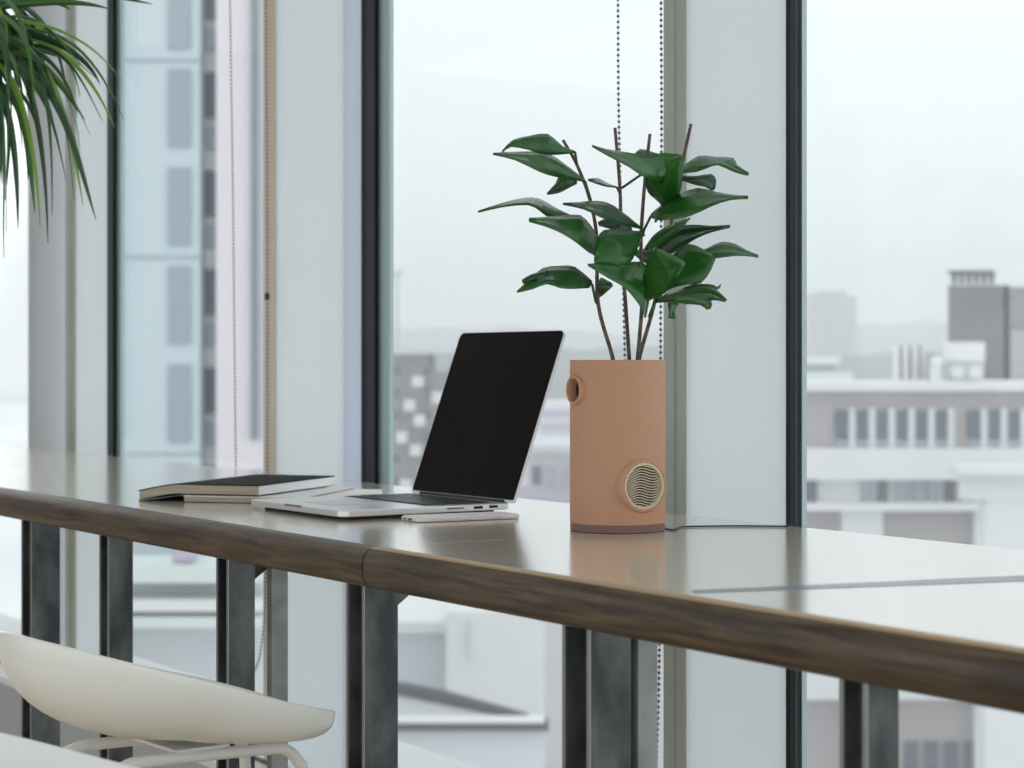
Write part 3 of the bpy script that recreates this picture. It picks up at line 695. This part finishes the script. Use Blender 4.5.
bx(MB(),80,960,1100,466,474,2,-1).build('roof',c_white,cb); bx(MB(),80,964,1100,474,500,1).build('wall',c_white,cb); bx(MB(),80,960,1102,473,476,2,-1.1).build('fascia',c_roof,cb)
bx(MB(),80,964,1095,500,ybot(80),3.5).build('lower_wall',c_taupe,cb) if False else None
bx(MB(),80,985,1100,500,ybot(80),1,.2).build('support',c_white,cb)
Z=100
db=thing('dark_roof_block','dark brown block rising above the long office roof, with vents on top','building',(P(1000,HY,Z+8).x,Z+14,P(0,384,Z).z))
bx(MB(),Z,1003.5,1200,287,388,13,8).build('block_body',c_dark2,db)
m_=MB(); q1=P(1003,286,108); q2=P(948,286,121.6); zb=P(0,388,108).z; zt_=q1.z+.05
m_.boxf(lambda a,b,z:q1.lerp(q2,a)+Vector((0,0,z-q1.z))+Vector((b,0,0)),0,1,0,.35,zb,zt_).build('shade_tinted_side',c_dark,db)  # side of the same block, its shade put into a darker colour
bx(MB(),Z,1012,1180,330,388,1,7.5).build('side_box',c_taupe,db)
for i in range(6):
    x=952+i*7.5; MB().lathe([(.17,0),(.17,.45),(.26,.5),(.26,.65)],P(x+2,284,Z+18),10).build('vent_stack',c_win2,db)
bx(MB(),Z,950,994,270,273,1,17.5).build('vent_rail',c_win2,db)
hv=thing('rooftop_fan_unit','white roof unit with two round fans beside the dark block','rooftop machinery',P(965,384,96))
bx(MB(),96,944,985,342,361,1).build('hood',c_white,hv); bx(MB(),96,947,984,361,381,1,.2).build('body',c_roof,hv)
for x in (956,974): MB().disc_sweep(P(x,372,96.1),Vector((0,-1,0)),[(.33,0),(.33,.25),(.22,.26)],20).build('fan',c_white,hv)
h2=thing('rooftop_duct','white hooked duct standing on the long roof','rooftop machinery',P(935,384,95))
MB().tube([P(935,381,95),P(935,366,95),P(936,361,94.6),P(938,361,94)],.24,10).build('duct',c_white,h2); bx(MB(),95,928,939,352,381,.4,.5).build('duct_screen',c_win,h2)
h3=thing('rooftop_plant_room','grey plant room with vertical ribs left of the duct','rooftop machinery',P(910,384,97))
bx(MB(),97,898,922,345,380,1).build('room',c_taupe,h3)
for i in range(3): bx(MB(),97,895+i*9,899+i*9,345,380,.4,-.5).build('rib',c_white,h3)
Z=190
hb=thing('stepped_white_building','pale stepped building behind the long office roof, next to the right mullion','building',(P(820,HY,Z).x,Z+8,GZ))
bx(MB(),Z,770,853,372,ybot(Z),12).build('lower_storey',c_white,hb); bx(MB(),Z,770,840,356,364,10,2).build('roof',c_white,hb); bx(MB(),Z,772,836,364,372,9,3).build('upper_storey',c_win,hb)
Z=640
ft=thing('distant_tower','hazy tower block on the horizon in the right window','building',(P(832,HY,Z).x,Z+20,GZ))
bx(MB(),Z,812,856,296,ybot(Z),25).build('wall',c_dark,ft); bx(MB(),Z,820,846,291,297,30,5).build('plant_room',c_dark,ft)
# wooded horizon
def ridge(name,Z,x0,x1,ytop,amp,seed,label):
    random.seed(seed); m=MB(); n=90; pts=[]
    ph=[random.uniform(0,6) for _ in range(5)]
    vs=[];fs=[]
    for i in range(n+1):
        x=x0+(x1-x0)*i/n; y=ytop+amp*(math.sin(x/90+ph[0])*.5+math.sin(x/37+ph[1])*.3+math.sin(x/11+ph[2])*.15)+random.uniform(-.1,.1)*amp
        t=P(x,y,Z); vs+=[Vector((t.x,t.y-120,GZ)),Vector((t.x,t.y-60,GZ+(t.z-GZ)*.75)),t,Vector((t.x,t.y+150,GZ))]
    for i in range(n):
        for j in range(3): fs.append((4*i+j,4*i+j+1,4*i+5+j,4*i+4+j))
    o=m.add(vs,fs).build(name,c_hill,smooth=True); tag(o,label,'hill'); o['kind']='structure'
ridge('hill',900,115,1200,326,10,3,'hazy wooded ridge on the horizon')
ridge('hill',420,115,1200,350,10,5,'nearer hazy tree-covered slope below the horizon')
g=MB().box(-1500,1500,25,2600,GZ-.5,GZ).build('street_ground',c_ground); struct(g,'grey streets far below the window','ground')

# haze outside
hm=bpy.data.materials.new('city_haze'); hm.use_nodes=True; nt=hm.node_tree; nt.nodes.clear()
oo=nt.nodes.new('ShaderNodeOutputMaterial'); vsn=nt.nodes.new('ShaderNodeVolumeScatter'); vsn.inputs['Color'].default_value=(.97,.985,1,1); vsn.inputs['Density'].default_value=.0024; vsn.inputs['Anisotropy'].default_value=.0
nt.links.new(vsn.outputs[0],oo.inputs['Volume'])
hz=MB().boxf(Fz,-1100,900,12,950,GZ+.1,60).build('outdoor_haze',hm,rot=ROTF); tag(hz,'pale mist hanging over the city outside','haze',kind='stuff')

# ------------------------------------------------------------------ world
w=bpy.data.worlds.new('world'); bpy.context.scene.world=w; w.use_nodes=True; nt=w.node_tree; nt.nodes.clear(); L=nt.links.new
out=nt.nodes.new('ShaderNodeOutputWorld'); bg=nt.nodes.new('ShaderNodeBackground'); bg2=nt.nodes.new('ShaderNodeBackground'); ad=nt.nodes.new('ShaderNodeAddShader')
tc=nt.nodes.new('ShaderNodeTexCoord'); 
bg.inputs[0].default_value=(.93,.965,1,1); bg.inputs[1].default_value=1.0
dp=nt.nodes.new('ShaderNodeVectorMath'); dp.operation='DOT_PRODUCT'; gd=Vector((-.41,.91,.10)).normalized(); dp.inputs[1].default_value=gd
mr=nt.nodes.new('ShaderNodeMapRange'); mr.inputs[1].default_value=.980; mr.inputs[2].default_value=.993; mr.inputs[3].default_value=0; mr.inputs[4].default_value=5; mr.interpolation_type='SMOOTHSTEP'
L(tc.outputs['Generated'],dp.inputs[0]); L(dp.outputs['Value'],mr.inputs[0]); bg2.inputs[0].default_value=(1,1,1,1); L(mr.outputs[0],bg2.inputs[1])
L(bg.outputs[0],ad.inputs[0]); L(bg2.outputs[0],ad.inputs[1]); L(ad.outputs[0],out.inputs[0])

# ------------------------------------------------------------------ camera and view
cd=bpy.data.cameras.new('camera'); co=bpy.data.objects.new('camera',cd); C.objects.link(co)
co.location=(0,0,ZC); co.rotation_euler=(PI/2,0,0); cd.sensor_width=36; cd.lens=FPX/1024*36; cd.shift_y=-(384-HY)/1024; cd.clip_end=6000; cd.clip_start=.05
cd.dof.use_dof=True; cd.dof.focus_distance=3.0; cd.dof.aperture_fstop=6.3
sc=bpy.context.scene; sc.camera=co
sc.view_settings.view_transform='Standard'; sc.view_settings.look='None'; sc.view_settings.gamma=1; sc.view_settings.use_curve_mapping=False; sc.view_settings.exposure=0.27
sc.cycles.max_bounces=10; sc.cycles.diffuse_bounces=5; sc.cycles.transparent_max_bounces=16; sc.cycles.volume_bounces=3; sc.cycles.use_denoising=True
